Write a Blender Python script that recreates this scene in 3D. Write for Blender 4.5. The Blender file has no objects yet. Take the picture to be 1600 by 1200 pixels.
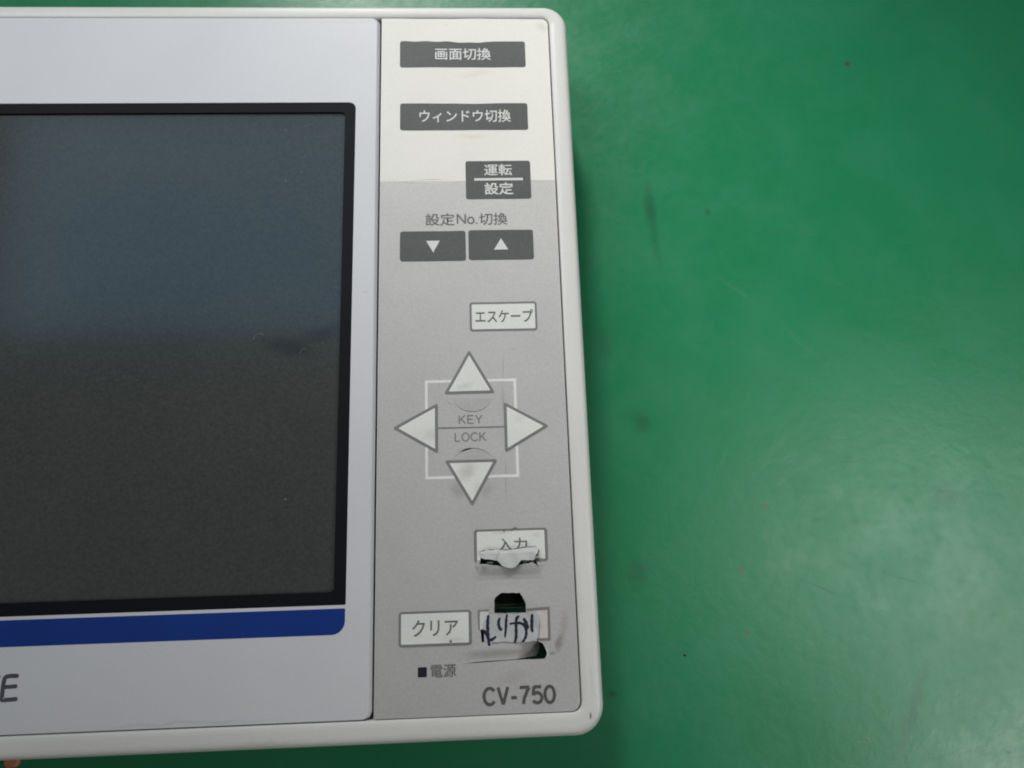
import bpy, bmesh, math, random
from mathutils import Vector
from mathutils.geometry import delaunay_2d_cdt

random.seed(7)
MM = 0.001                      # all sizes below are millimetres; Blender units are metres
FRONT = 24.0                    # height of the monitor's front face above the bench
scene = bpy.context.scene
COL = scene.collection

# ------------------------------------------------------------------ camera
cam_data = bpy.data.cameras.new('camera')
cam_data.sensor_width = 36.0
cam_data.lens = 36.0 * 1080.0 / 1600.0
cam_data.clip_start = 0.005
cam_data.clip_end = 20.0
cam_data.dof.use_dof = True
cam_data.dof.focus_distance = 0.136
cam_data.dof.aperture_fstop = 22.0
cam = bpy.data.objects.new('camera', cam_data)
cam.location = (0, 0, (135.0 + FRONT) * MM)
cam.rotation_euler = (0.21799, -0.037897, -0.030464)
COL.objects.link(cam)
scene.camera = cam

# ------------------------------------------------------------------ world, lamps, exposure
world = bpy.data.worlds.new('World')
scene.world = world
world.use_nodes = True
bg = world.node_tree.nodes['Background']
bg.inputs['Color'].default_value = (0.98, 1.0, 0.97, 1)
bg.inputs['Strength'].default_value = 0.085

def area_lamp(name, loc, target, sx, sy, watt, color, spread=180):
    l = bpy.data.lights.new(name, 'AREA')
    l.shape = 'RECTANGLE'; l.size = sx * MM; l.size_y = sy * MM
    l.energy = watt; l.color = color; l.spread = math.radians(spread)
    o = bpy.data.objects.new(name, l)
    o.location = Vector(loc) * MM
    d = (Vector(target) - Vector(loc))
    o.rotation_euler = d.to_track_quat('-Z', 'Y').to_euler()
    COL.objects.link(o)
    return o
# loc in mm above the bench, x right, y up the picture
area_lamp('low_overhead_light', (-145, 165, 224), (-145, 165, 0), 190, 122, 0.34, (0.93, 0.98, 1.0))  # unseen overhead panel mirrored in the screen, hung low to steepen falloff
area_lamp('bench_haze_fill', (312, -10, 324), (135, 25, 0), 150, 220, 0.034, (1.0, 0.99, 0.96), 45)  # unseen light added to lay haze over the right of the bench
area_lamp('side_lamp', (385, -205, 324), (110, -20, 0), 90, 90, 0.50, (1.0, 0.99, 0.97))

def spot_lamp(name, loc, target, angle, blend, radius, watt, color):
    l = bpy.data.lights.new(name, 'SPOT')
    l.energy = watt; l.color = color; l.spot_size = angle; l.spot_blend = blend; l.shadow_soft_size = radius * MM
    o = bpy.data.objects.new(name, l)
    o.location = Vector(loc) * MM
    o.rotation_euler = (Vector(target) - Vector(loc)).to_track_quat('-Z', 'Y').to_euler()
    COL.objects.link(o)
    return o
spot_lamp('pool_spot', (-150, 900, 640), (64, 84, 0), 0.222, 0.8, 95, 48.5, (1.0, 0.99, 0.965))  # unseen spot added; its soft pool edge stands in for the camera's shadow

scene.render.engine = 'CYCLES'
scene.view_settings.view_transform = 'Standard'
scene.view_settings.look = 'None'
scene.view_settings.exposure = 0.0
scene.view_settings.gamma = 1.0
scene.view_settings.use_curve_mapping = False
scene.cycles.filter_width = 1.9          # the photograph is a little soft

# ------------------------------------------------------------------ measured outlines (mm on the front face)
D = {
'strip':[(-0.94, -2.63), (0.79, -2.43), (2.49, -2.42), (4.19, -2.58), (5.69, -2.4), (7.19, -2.17), (8.47, -2.07), (9.76, -1.99), (9.97, -2.76), (9.82, -3.22), (9.21, -3.87), (9.11, -4.47), (7.96, -4.47), (6.69, -4.43), (6.35, -4.83), (5.8, -5.46), (5.16, -5.76), (4.52, -5.82), (3.78, -5.72), (3.15, -5.41), (2.64, -4.85), (2.12, -4.39), (0.96, -4.18), (-0.31, -4.01), (-0.85, -3.78), (-0.7, -3.3)],
'slit':[(-0.86, -2.5), (0.79, -2.37), (4.19, -2.48), (7.19, -2.1), (9.76, -1.94), (10.26, -2.82), (10.02, -3.49), (9.25, -4.08), (9.18, -4.51), (9.55, -4.81), (10.14, -5.96), (9.27, -5.11), (8.91, -4.74), (8.15, -5.03), (6.45, -5.23), (5.48, -5.73), (3.46, -5.67), (2.31, -5.3), (1.25, -5.19), (0.15, -4.95), (-1.12, -4.94), (-0.97, -4.07), (-0.7, -3.3)],
'under_layer':[(0.21, -4.67), (1.16, -4.6), (1.47, -4.86), (1.15, -5.04), (0.31, -4.95)],
'hole':[(1.47, -11.54), (1.66, -11.14), (2.13, -10.7), (2.58, -10.42), (3.0, -10.3), (6.25, -10.4), (6.71, -11.02), (6.99, -11.66), (7.34, -12.48), (7.35, -13.97), (5.89, -13.96), (3.5, -13.95), (1.41, -13.9)],
'sticker':[(0.46, -14.02), (1.41, -13.99), (4.69, -14.06), (7.38, -14.08), (8.29, -13.77), (9.13, -13.82), (9.53, -14.27), (9.75, -15.64), (9.54, -17.11), (9.29, -18.34), (9.03, -18.98), (7.86, -19.05), (6.67, -19.06), (5.01, -19.09), (3.36, -18.96), (1.47, -18.96), (-0.07, -19.02), (-0.33, -18.78), (-0.43, -17.88), (-0.6, -17.03), (-0.72, -16.18), (-0.75, -15.39), (-0.4, -14.89), (0.33, -14.54)],
'white_patch':[(-1.28, -13.53), (0.36, -13.5), (0.36, -14.64), (-0.46, -15.06), (-0.73, -15.62), (-0.77, -16.29), (-1.06, -16.74), (-1.33, -16.84)],
'black_gap':[(-1.29, -16.78), (-0.9, -16.65), (-0.5, -16.87), (-0.61, -17.76), (-0.52, -18.94), (-1.04, -19.04), (-1.16, -17.86)],
'sag':[(-5.16, -20.23), (-3.51, -20.01), (-1.62, -19.46), (-1.02, -19.04), (1.23, -19.0), (5.01, -19.13), (8.1, -19.11), (9.05, -19.03), (10.22, -19.5), (10.68, -20.46), (10.96, -21.14), (10.9, -21.64), (10.47, -22.25), (9.16, -22.27), (6.8, -22.23), (3.26, -22.31), (-0.27, -22.46), (-4.72, -22.57), (-5.52, -21.16)],
'void':[(9.11, -19.03), (10.22, -19.5), (10.68, -20.46), (10.96, -21.14), (10.9, -21.64), (10.47, -22.25), (9.16, -22.27), (6.8, -22.23), (3.26, -22.28), (-0.27, -22.37), (-2.61, -22.42), (-2.62, -22.37), (-0.26, -22.3), (3.27, -22.21), (6.57, -22.15), (9.05, -22.13), (9.54, -21.59), (9.82, -20.6), (9.62, -19.7)],
'pen1':[(0.27, -14.29), (0.15, -15.31), (0.12, -16.66), (0.19, -18.02), (0.33, -19.48)],
'pen1b':[(-1.15, -16.85), (-0.5, -17.04), (-0.04, -17.67), (0.35, -18.47), (0.95, -18.44), (1.55, -18.01)],
'pen2':[(2.38, -14.8), (2.15, -15.38), (2.19, -16.17), (2.45, -16.75), (2.73, -16.67)],
'pen3':[(3.76, -14.19), (3.55, -15.31), (3.44, -16.78), (3.27, -18.07)],
'pen4':[(5.93, -14.54), (5.48, -14.98), (5.36, -16.51), (5.34, -17.98), (5.05, -19.14)],
'pen4b':[(4.26, -15.82), (5.36, -15.72), (6.31, -15.81), (6.95, -16.28), (7.22, -17.03), (7.15, -18.04), (6.74, -18.81), (6.44, -19.02)],
'pen5':[(6.84, -15.0), (7.24, -15.78), (7.57, -16.7)],
'pen6':[(8.43, -14.35), (8.32, -15.59), (8.28, -16.73), (8.38, -17.35)],
'smudge':[(13.44, -19.28), (11.8, -21.45)],
'crease':[(7.81, 37.16), (4.55, 36.68), (4.11, 29.8), (4.18, 23.3), (4.38, 16.93), (4.17, 5.19), (5.99, 4.41), (10.81, 4.52)],
'crease2':[(-8.37, 33.36), (-8.55, 27.47), (-4.27, 24.79)],
'slitline':[(-5.19, -22.61), (-1.44, -22.52), (3.26, -22.47), (9.16, -22.25)],
'arc_up':[(-5.66, 25.34), (-4.27, 24.66), (-2.0, 24.35), (0.28, 24.68), (2.09, 25.8), (1.87, 27.24), (-5.25, 27.14)],
'arc_dn':[(-6.28, 15.21), (-5.4, 16.18), (-3.89, 16.9), (-2.13, 17.1), (-0.39, 16.55), (1.09, 15.64), (2.31, 14.48)],
'arc_black':[(-4.89, 16.42), (-3.89, 16.86), (-2.14, 17.03), (-2.39, 16.78), (-3.64, 16.56)],
'box_t1':(-8.8, 103.82, 3.6, 106.87),
'box_t2':(-12.32, 88.32, 7.61, 91.39),
'box_t3a':(1.47, 75.52, 7.46, 78.23),
'box_t3b':(1.46, 71.06, 7.61, 73.91),
'box_bar':(-0.69, 74.36, 9.73, 74.93),
'box_t4':(-11.12, 64.12, 6.17, 66.92),
'box_esc':(-1.04, 42.63, 10.78, 45.39),
'box_KEY':(-4.73, 21.93, 0.01, 23.62),
'box_LOCK':(-5.57, 18.43, 0.74, 20.18),
'box_inp':(2.37, -2.86, 7.97, -0.29),
'box_clr':(-13.85, -17.56, -5.34, -14.61),
'box_led':(-12.8, -24.58, -11.16, -22.85),
'box_pw':(-10.48, -24.77, -5.81, -22.46),
'box_cv':(-1.12, -29.81, 12.29, -26.8),
'E':[(-83.64, -21.59), (-85.19, -21.59), (-85.9, -22.1), (-85.96, -25.18), (-85.59, -25.51), (-83.4, -25.43)],
'Emid':[(-85.8, -23.38), (-83.66, -23.3)],
'Ctip':[(-86.85, -21.58), (-88.06, -21.69), (-88.64, -22.31), (-88.63, -24.97), (-88.0, -25.62), (-86.79, -25.62)],
'b_streak':[(43.06, 89.42), (43.26, 78.8), (43.91, 70.15), (44.77, 62.52)],
'b_brown':[(99.82, 120.97)],
'b_smudge':[(36.84, 24.86)],
'b_spot':[(57.91, 78.28)],
'b_pink':[(57.46, -22.58)],
'b_pink2':[(57.44, -8.9)],
'b_blackdot':[(43.09, -26.59)],
'b_scr1':[(69.27, -10.68), (81.06, -16.19)],
'b_scr2':[(89.99, -10.65), (99.92, -13.77)],
'b_scr3':[(79.96, 14.72), (92.96, 14.37)],
'b_sp1':[(86.87, -15.7)],
'b_sp2':[(68.23, -9.53)],
'b_sp3':[(81.31, -45.03)],
'b_sp4':[(112.1, -48.82)],
'b_sp5':[(79.12, -45.57)],
'b_sm2':[(26.4, -33.92)],
'b_brn2':[(64.42, 5.12)],
'b_orange':[(-97.7, -42.86)],
'b_left':[(28.9, 44.0)],
}

# ------------------------------------------------------------------ materials
def link(nt, a, b): nt.links.new(a, b)

def node(nt, kind, **kw):
    n = nt.nodes.new(kind)
    for k, v in kw.items(): setattr(n, k, v)
    return n

def blob(nt, coord, cx, cy, rx, ry, rot=0.0, soft=0.3, warp=0.0, wscale=120.0):
    """mask 0..1 of one stain or painted reflection: an ellipse (mm) with a soft or ragged edge"""
    vec = coord
    if warp:
        nz = node(nt, 'ShaderNodeTexNoise'); nz.inputs['Scale'].default_value = wscale
        nz.inputs['Detail'].default_value = 4
        link(nt, coord, nz.inputs['Vector'])
        m1 = node(nt, 'ShaderNodeVectorMath', operation='SUBTRACT'); m1.inputs[1].default_value = (.5, .5, .5)
        link(nt, nz.outputs['Color'], m1.inputs[0])
        m2 = node(nt, 'ShaderNodeVectorMath', operation='MULTIPLY'); m2.inputs[1].default_value = (warp * MM, warp * MM, 0)
        link(nt, m1.outputs[0], m2.inputs[0])
        m3 = node(nt, 'ShaderNodeVectorMath', operation='ADD')
        link(nt, coord, m3.inputs[0]); link(nt, m2.outputs[0], m3.inputs[1])
        vec = m3.outputs[0]
    flat = node(nt, 'ShaderNodeVectorMath', operation='MULTIPLY'); flat.inputs[1].default_value = (1, 1, 0)
    link(nt, vec, flat.inputs[0])
    mp = node(nt, 'ShaderNodeMapping', vector_type='TEXTURE')
    mp.inputs['Location'].default_value = (cx * MM, cy * MM, 0)
    mp.inputs['Rotation'].default_value = (0, 0, math.radians(rot))
    mp.inputs['Scale'].default_value = (rx * MM, ry * MM, 1)
    link(nt, flat.outputs[0], mp.inputs['Vector'])
    ln = node(nt, 'ShaderNodeVectorMath', operation='LENGTH')
    link(nt, mp.outputs[0], ln.inputs[0])
    mr = node(nt, 'ShaderNodeMapRange', interpolation_type='SMOOTHSTEP')
    mr.inputs['From Min'].default_value = 1.0; mr.inputs['From Max'].default_value = soft
    link(nt, ln.outputs['Value'], mr.inputs['Value'])
    return mr.outputs['Result']

def mix(nt, fac, a, b, k=1.0):
    m = node(nt, 'ShaderNodeMix', data_type='RGBA')
    if k != 1.0:
        mm = node(nt, 'ShaderNodeMath', operation='MULTIPLY'); mm.inputs[1].default_value = k
        link(nt, fac, mm.inputs[0]); fac = mm.outputs[0]
    link(nt, fac, m.inputs['Factor'])
    if isinstance(a, tuple): m.inputs['A'].default_value = (*a, 1)
    else: link(nt, a, m.inputs['A'])
    if isinstance(b, tuple): m.inputs['B'].default_value = (*b, 1)
    else: link(nt, b, m.inputs['B'])
    return m.outputs['Result']

def seg_blob(p, q, w):
    cx, cy = (p[0] + q[0]) / 2, (p[1] + q[1]) / 2
    return cx, cy, math.hypot(q[0] - p[0], q[1] - p[1]) / 2 * 1.08, w, math.degrees(math.atan2(q[1] - p[1], q[0] - p[0]))

def material(name, rgb, rough=0.5, spec=0.5, mottle=0.06, mscale=60.0, grain=0.0, gscale=2500.0, bump=0.0, bscale=900.0, stains_or_reflections=(), rvar=0.0):
    """plastic, print, paint or paper with its own slight unevenness; stains = (mask arguments, colour, strength)"""
    m = bpy.data.materials.new(name); m.use_nodes = True
    nt = m.node_tree; b = nt.nodes['Principled BSDF']
    tc = node(nt, 'ShaderNodeTexCoord'); co = tc.outputs['Object']
    nz = node(nt, 'ShaderNodeTexNoise'); nz.inputs['Scale'].default_value = mscale; nz.inputs['Detail'].default_value = 6
    link(nt, co, nz.inputs['Vector'])
    lo = tuple(c * (1 - mottle) for c in rgb); hi = tuple(min(1, c * (1 + mottle)) for c in rgb)
    mr = node(nt, 'ShaderNodeMapRange'); mr.inputs['From Min'].default_value = .3; mr.inputs['From Max'].default_value = .7
    link(nt, nz.outputs['Fac'], mr.inputs['Value'])
    col = mix(nt, mr.outputs['Result'], lo, hi)
    if grain:
        g = node(nt, 'ShaderNodeTexNoise'); g.inputs['Scale'].default_value = gscale; g.inputs['Detail'].default_value = 2
        link(nt, co, g.inputs['Vector'])
        gm = node(nt, 'ShaderNodeMapRange'); gm.inputs['From Min'].default_value = .3; gm.inputs['From Max'].default_value = .7
        gm.inputs['To Min'].default_value = 1 - grain; gm.inputs['To Max'].default_value = 1 + grain
        link(nt, g.outputs['Fac'], gm.inputs['Value'])
        mu = node(nt, 'ShaderNodeVectorMath', operation='MULTIPLY')
        link(nt, col, mu.inputs[0]); link(nt, gm.outputs['Result'], mu.inputs[1]); col = mu.outputs[0]
    for args, c, k in stains_or_reflections:
        col = mix(nt, blob(nt, co, *args), col, c, k)
    link(nt, col, b.inputs['Base Color'])
    b.inputs['Roughness'].default_value = rough
    b.inputs['Specular IOR Level'].default_value = spec
    if rvar:
        r2 = node(nt, 'ShaderNodeMapRange'); r2.inputs['To Min'].default_value = rough - rvar; r2.inputs['To Max'].default_value = rough + rvar
        r2.inputs['From Min'].default_value = .3; r2.inputs['From Max'].default_value = .7
        link(nt, nz.outputs['Fac'], r2.inputs['Value']); link(nt, r2.outputs['Result'], b.inputs['Roughness'])
    if bump:
        bn = node(nt, 'ShaderNodeTexNoise'); bn.inputs['Scale'].default_value = bscale; bn.inputs['Detail'].default_value = 3
        link(nt, co, bn.inputs['Vector'])
        bp = node(nt, 'ShaderNodeBump'); bp.inputs['Strength'].default_value = bump; bp.inputs['Distance'].default_value = 0.0002
        link(nt, bn.outputs['Fac'], bp.inputs['Height']); link(nt, bp.outputs['Normal'], b.inputs['Normal'])
    return m

GREY = (0.505, 0.498, 0.492)
M_HOUSING = material('warm_white_plastic', (0.715, 0.708, 0.685), .38, .45, .03, 45, grain=.02, bump=.15, bscale=1500,
    stains_or_reflections=[((18.4, -32.2, .28, .85, -4, .2, .25, 900), (.05, .05, .045), .8),
            ((18.9, -26, .2, 4, 2, .2, .4, 500), (.5, .5, .47), .35),
            ((-40, -34.5, 9, .7, 1, .1, 2.0, 300), (.45, .43, .38), .25),
            ((12, 116.9, 3, .5, 0, .1, 1.0, 400), (.5, .5, .47), .3)])
M_FACE = material('cool_white_plastic', (0.66, 0.664, 0.695), .42, .4, .025, 40, grain=.02, bump=.12, bscale=1500,
    stains_or_reflections=[((-23.2, 49.6, 1.3, .09, 6, .2, .3, 700), (.35, .34, .33), .6),
            ((-30, 113.4, 14, .5, 0, .1, 1.5, 300), (.55, .54, .50), .35),
            ((-55, -30.6, 22, .45, 0, .1, 1.5, 300), (.45, .44, .44), .35),
            ((-22.7, -28.3, .25, .3, 0, .2, .2, 900), (.8, .8, .8), .8)])
over_stains = []
cr = D['crease']
for p, q in zip(cr[:-1], cr[1:]):
    over_stains.append(((*seg_blob(p, q, .11), .25, .35, 420), (.17, .165, .16), .45 if abs(p[0] - q[0]) < 1 else .2))
for p, q in zip(D['crease2'][:-1], D['crease2'][1:]):
    over_stains.append(((*seg_blob(p, q, .12), .25, .35, 420), (.25, .24, .23), .3))
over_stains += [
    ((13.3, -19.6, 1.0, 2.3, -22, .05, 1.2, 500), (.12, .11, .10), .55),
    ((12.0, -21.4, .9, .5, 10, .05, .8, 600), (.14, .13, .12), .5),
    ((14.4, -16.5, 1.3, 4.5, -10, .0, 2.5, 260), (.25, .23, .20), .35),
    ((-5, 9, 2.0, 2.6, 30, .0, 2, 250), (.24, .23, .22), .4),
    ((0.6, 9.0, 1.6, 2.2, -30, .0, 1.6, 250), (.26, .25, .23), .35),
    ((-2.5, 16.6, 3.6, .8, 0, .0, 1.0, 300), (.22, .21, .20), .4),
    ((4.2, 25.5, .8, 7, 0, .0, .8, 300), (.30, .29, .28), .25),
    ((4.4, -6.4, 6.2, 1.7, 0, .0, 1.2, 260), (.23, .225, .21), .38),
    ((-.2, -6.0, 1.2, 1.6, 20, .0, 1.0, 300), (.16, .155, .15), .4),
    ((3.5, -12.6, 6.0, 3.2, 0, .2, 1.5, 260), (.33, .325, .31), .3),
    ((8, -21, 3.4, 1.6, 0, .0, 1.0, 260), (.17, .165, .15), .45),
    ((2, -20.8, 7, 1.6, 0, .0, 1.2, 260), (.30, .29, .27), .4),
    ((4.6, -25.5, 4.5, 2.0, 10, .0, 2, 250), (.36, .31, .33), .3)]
M_GREY = material('grey_printed_film', GREY, .55, .35, .03, 70, grain=.05, gscale=2200, bump=.25, bscale=1400, stains_or_reflections=over_stains)
# fall of light painted into the grey film, paler at the top, deeper below
def light_gradation(m):
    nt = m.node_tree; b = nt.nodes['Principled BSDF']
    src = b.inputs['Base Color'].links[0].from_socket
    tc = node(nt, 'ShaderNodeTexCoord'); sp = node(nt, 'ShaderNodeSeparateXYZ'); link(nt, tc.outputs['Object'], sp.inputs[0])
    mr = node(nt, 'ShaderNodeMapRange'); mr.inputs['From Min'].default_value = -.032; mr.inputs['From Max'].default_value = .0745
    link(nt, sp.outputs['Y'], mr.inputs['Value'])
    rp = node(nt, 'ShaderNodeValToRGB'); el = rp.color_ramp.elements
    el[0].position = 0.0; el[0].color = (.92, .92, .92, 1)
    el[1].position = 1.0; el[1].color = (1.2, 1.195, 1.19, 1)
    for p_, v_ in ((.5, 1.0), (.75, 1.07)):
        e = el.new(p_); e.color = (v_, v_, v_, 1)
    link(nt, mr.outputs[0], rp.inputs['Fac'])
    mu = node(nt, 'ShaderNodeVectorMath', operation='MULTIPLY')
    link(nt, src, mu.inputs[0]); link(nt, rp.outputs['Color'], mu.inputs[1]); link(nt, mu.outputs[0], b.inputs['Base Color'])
light_gradation(M_GREY)
M_CREAM = material('cream_printed_film', (0.82, 0.805, 0.755), .55, .35, .02, 60, grain=.025, gscale=2200, bump=.2, bscale=1400,
    stains_or_reflections=[((0, 100.3, 6, 1.3, 3, .0, 2.5, 200), (.72, .63, .52), .45), ((-1, 85.0, 5, .9, 0, .0, 2, 220), (.75, .62, .42), .4),
            ((15.3, 112.5, 1.6, 2.6, 35, .0, 1.5, 300), (.62, .55, .48), .45), ((-6.2, 112.9, .14, .18, 0, .2), (.2, .2, .2), .7)])
M_DARKKEY = material('dark_grey_key_print', (0.10, 0.106, 0.106), .55, .3, .05, 80, grain=.10, gscale=2600, bump=.25, bscale=1500)
M_OUTLINE = material('mid_grey_outline_print', (0.205, 0.210, 0.205), .5, .35, .05, 90, grain=.06)
M_WHITEKEY = material('white_key_print', (0.77, 0.775, 0.75), .5, .35, .03, 90, grain=.03, bump=.15, bscale=1400, stains_or_reflections=[
    ((-3.2, 12.8, 3.2, 2.4, 20, .0, 2.2, 260), (.42, .41, .39), .55), ((-1.2, 9.2, 1.4, 2.0, 0, .0, 1.4, 300), (.48, .47, .45), .4),
    ((-3.5, 29.6, 2.6, 1.3, 10, .0, 1.8, 260), (.5, .49, .47), .4), ((-10.2, 20.0, 2.2, 1.6, 0, .0, 1.8, 260), (.52, .51, .49), .35),
    ((7.0, 22.6, 2.2, 1.3, 0, .0, 1.6, 260), (.54, .53, .51), .3), ((1.0, -3.0, 3.0, 1.2, 0, .0, 1.8, 300), (.45, .45, .43), .4),
    ((9.8, .2, 1.6, .8, 0, .0, 1.0, 300), (.52, .50, .47), .35), ((-6.0, -18.2, 3.0, .7, 0, .0, 1.0, 300), (.5, .49, .47), .3),
    ((3.0, .75, 2.6, .35, 0, .0, .6, 400), (.52, .45, .34), .5)])
M_PINKKEY = material('worn_pinkish_key_print', (0.62, 0.575, 0.55), .5, .35, .06, 160, grain=.04)
M_WHITEINK = material('white_ink', (0.70, 0.71, 0.69), .55, .3, .03, 90)
M_PALELINE = material('pale_line_ink', (0.80, 0.80, 0.78), .55, .3, .06, 200)
M_GREYINK = material('grey_ink', (0.155, 0.16, 0.16), .55, .3, .06, 200)
M_FADEDINK = material('faded_grey_ink', (0.24, 0.242, 0.242), .55, .3, .10, 400)
M_DARKINK = material('charcoal_ink', (0.10, 0.102, 0.105), .5, .3, .06, 200)
M_LOGOINK = material('slate_logo_ink', (0.085, 0.085, 0.11), .5, .3, .06, 200)
M_BLUE = material('blue_printed_stripe', (0.006, 0.038, 0.235), .45, .3, .06, 80, grain=.06)
M_BLACK = material('black_window_border', (0.006, 0.007, 0.010), .6, .12, .1, 80)
M_VOID = material('black_inner_plastic', (0.006, 0.006, 0.007), .7, .1, .1, 80)
M_PCB = material('green_circuit_board', (0.008, 0.05, 0.02), .4, .4, .25, 500)
M_TRACE = material('dull_solder', (0.10, 0.12, 0.08), .4, .5, .2, 600)
M_LED = material('dark_lamp_lens', (0.022, 0.020, 0.030), .3, .5, .1, 300)
M_STICKER = material('grey_paper_sticker', (0.51, 0.52, 0.53), .7, .2, .05, 250, grain=.03)
M_PEN = material('blue_black_marker_ink', (0.018, 0.021, 0.045), .5, .3, .2, 600)
M_FLAP = material('peeled_film', (0.60, 0.615, 0.60), .55, .35, .04, 200, grain=.03)
M_TORN = material('torn_film_edge', (0.70, 0.70, 0.68), .7, .2, .05, 300)
M_DUST = material('pale_dust', (0.25, 0.26, 0.24), .9, .1, .2, 900)
M_CRUMB_DARK = material('dark_crumb', (0.012, 0.012, 0.012), .7, .2, .2, 900)
M_ORANGE = material('orange_plastic', (0.62, 0.22, 0.14), .5, .3, .08, 400)
# screen: dark matte glass
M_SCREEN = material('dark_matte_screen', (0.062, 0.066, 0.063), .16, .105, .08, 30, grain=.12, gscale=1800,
    stains_or_reflections=[((-38.5, 38.3, 8.5, 3.2, -12, .0, 3, 150), (.014, .015, .015), .42),
            ((-32, 41.2, 7, 2.6, 14, .0, 2, 150), (.016, .017, .017), .35)])  # dark blurred reflections painted into the glass colour
M_SCREEN.node_tree.nodes['Principled BSDF'].inputs['Specular Tint'].default_value = (0.15, 0.6, 1.0, 1)   # bluish anti-glare coating

def bench_material():
    m = bpy.data.materials.new('green_bench_coating'); m.use_nodes = True
    nt = m.node_tree; b = nt.nodes['Principled BSDF']
    tc = node(nt, 'ShaderNodeTexCoord'); co = tc.outputs['Object']
    def noise(scale, detail=6, dist=0.0, rough=.55):
        n = node(nt, 'ShaderNodeTexNoise'); n.inputs['Scale'].default_value = scale; n.inputs['Detail'].default_value = detail
        n.inputs['Distortion'].default_value = dist; n.inputs['Roughness'].default_value = rough
        link(nt, co, n.inputs['Vector']); return n.outputs['Fac']
    def remap(v, a, c, lo=0.0, hi=1.0):
        r = node(nt, 'ShaderNodeMapRange', interpolation_type='SMOOTHSTEP')
        for k, x in zip(('From Min', 'From Max', 'To Min', 'To Max'), (a, c, lo, hi)): r.inputs[k].default_value = x
        link(nt, v, r.inputs['Value']); return r.outputs['Result']
    big = noise(16, 5, .6); mid = noise(70, 6, .4); fine = noise(420, 4); grit = noise(2600, 2)
    col = mix(nt, remap(big, .32, .68), (.005, .180, .064), (.008, .198, .082))
    col = mix(nt, remap(mid, .4, .75), col, (.013, .196, .094), .35)
    col = mix(nt, remap(fine, .55, .8), col, (.007, .150, .054), .5)
    col = mix(nt, remap(grit, .35, .75), col, (.014, .235, .115), .35)
    st = D['b_streak']
    stains_or_reflections = []
    stains_or_reflections.append(((*seg_blob(st[0], st[2], 2.0), .0, 1.6, 120), (.008, .09, .042), .48))
    stains_or_reflections.append(((*seg_blob(st[1], st[3], 1.7), .0, 1.6, 140), (.008, .095, .044), .4))
    stains_or_reflections.append(((43.0, 79, 2.3, 7, 3, .0, 2, 120), (.010, .095, .044), .5))
    stains_or_reflections += [((*D['b_brown'][0], 1.5, 1.5, 0, .1, 1.0, 400), (.06, .07, .036), .6),
               ((*D['b_brown'][0], .6, .6, 0, .1, .4, 600), (.02, .03, .015), .7),
               ((*D['b_smudge'][0], 3.4, 4.0, 20, .0, 4, 150), (.008, .10, .04), .65),
               ((*D['b_spot'][0], 1.3, 1.3, 0, .0, 1, 300), (.012, .06, .03), .6),
               ((*D['b_pink'][0], .8, 1.5, -25, .1, 1.2, 400), (.13, .10, .08), .6),
               ((*D['b_pink2'][0], .8, 1.6, 10, .1, 1.2, 400), (.09, .09, .06), .5),
               ((*D['b_brn2'][0], 1.2, 1.4, 0, .1, 1.2, 400), (.10, .08, .05), .45),
               ((*D['b_sm2'][0], 1.6, 1.2, 0, .0, 2, 300), (.008, .06, .03), .6),
               ((*D['b_left'][0], 4, 7, 10, .0, 4, 150), (.012, .11, .045), .4),
               ((34, -9, 4.5, 5, 0, .0, 5, 130), (.010, .10, .045), .5),
               ((92, -40, 2.5, 14, -28, .0, 6, 120), (.010, .11, .05), .6),
               ((108, 6, 5, 5, 0, .0, 5, 120), (.02, .12, .06), .4),
               ((*seg_blob(*D['b_scr1'], .32), .1, .5, 300), (.008, .09, .04), .6),
               ((*seg_blob(*D['b_scr2'], .28), .1, .5, 300), (.01, .10, .045), .5),
               ((*seg_blob(*D['b_scr3'], .28), .1, .5, 300), (.01, .10, .045), .4),
               ((64, 57, 9, 1.0, -40, .0, 3, 120), (.04, .21, .11), .4),
               ((78, 44, 12, 1.4, -50, .0, 4, 120), (.04, .21, .11), .35)]
    for args, c, k in stains_or_reflections:
        col = mix(nt, blob(nt, co, *args), col, c, k)
    link(nt, col, b.inputs['Base Color'])
    b.inputs['Specular IOR Level'].default_value = .65
    # scuffed gloss
    rmix = node(nt, 'ShaderNodeMath', operation='ADD')
    link(nt, remap(mid, .3, .75, .15, .235), rmix.inputs[0]); link(nt, remap(fine, .3, .75, .15, .20), rmix.inputs[1])
    link(nt, rmix.outputs[0], b.inputs['Roughness'])
    h1 = node(nt, 'ShaderNodeMath', operation='MULTIPLY'); h1.inputs[1].default_value = 1.2
    link(nt, noise(45, 4, .8), h1.inputs[0])
    h2 = node(nt, 'ShaderNodeMath', operation='ADD')
    link(nt, h1.outputs[0], h2.inputs[0]); link(nt, noise(260, 5, .3), h2.inputs[1])
    bp = node(nt, 'ShaderNodeBump'); bp.inputs['Strength'].default_value = .12; bp.inputs['Distance'].default_value = .0006
    link(nt, h2.outputs[0], bp.inputs['Height']); link(nt, bp.outputs['Normal'], b.inputs['Normal'])
    return m
M_BENCH = bench_material()

# ------------------------------------------------------------------ mesh helpers
def inside(p, poly):
    x, y = p; r = False; n = len(poly)
    for i in range(n):
        x0, y0 = poly[i]; x1, y1 = poly[(i + 1) % n]
        if (y0 > y) != (y1 > y) and x < (x1 - x0) * (y - y0) / (y1 - y0) + x0: r = not r
    return r

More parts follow.
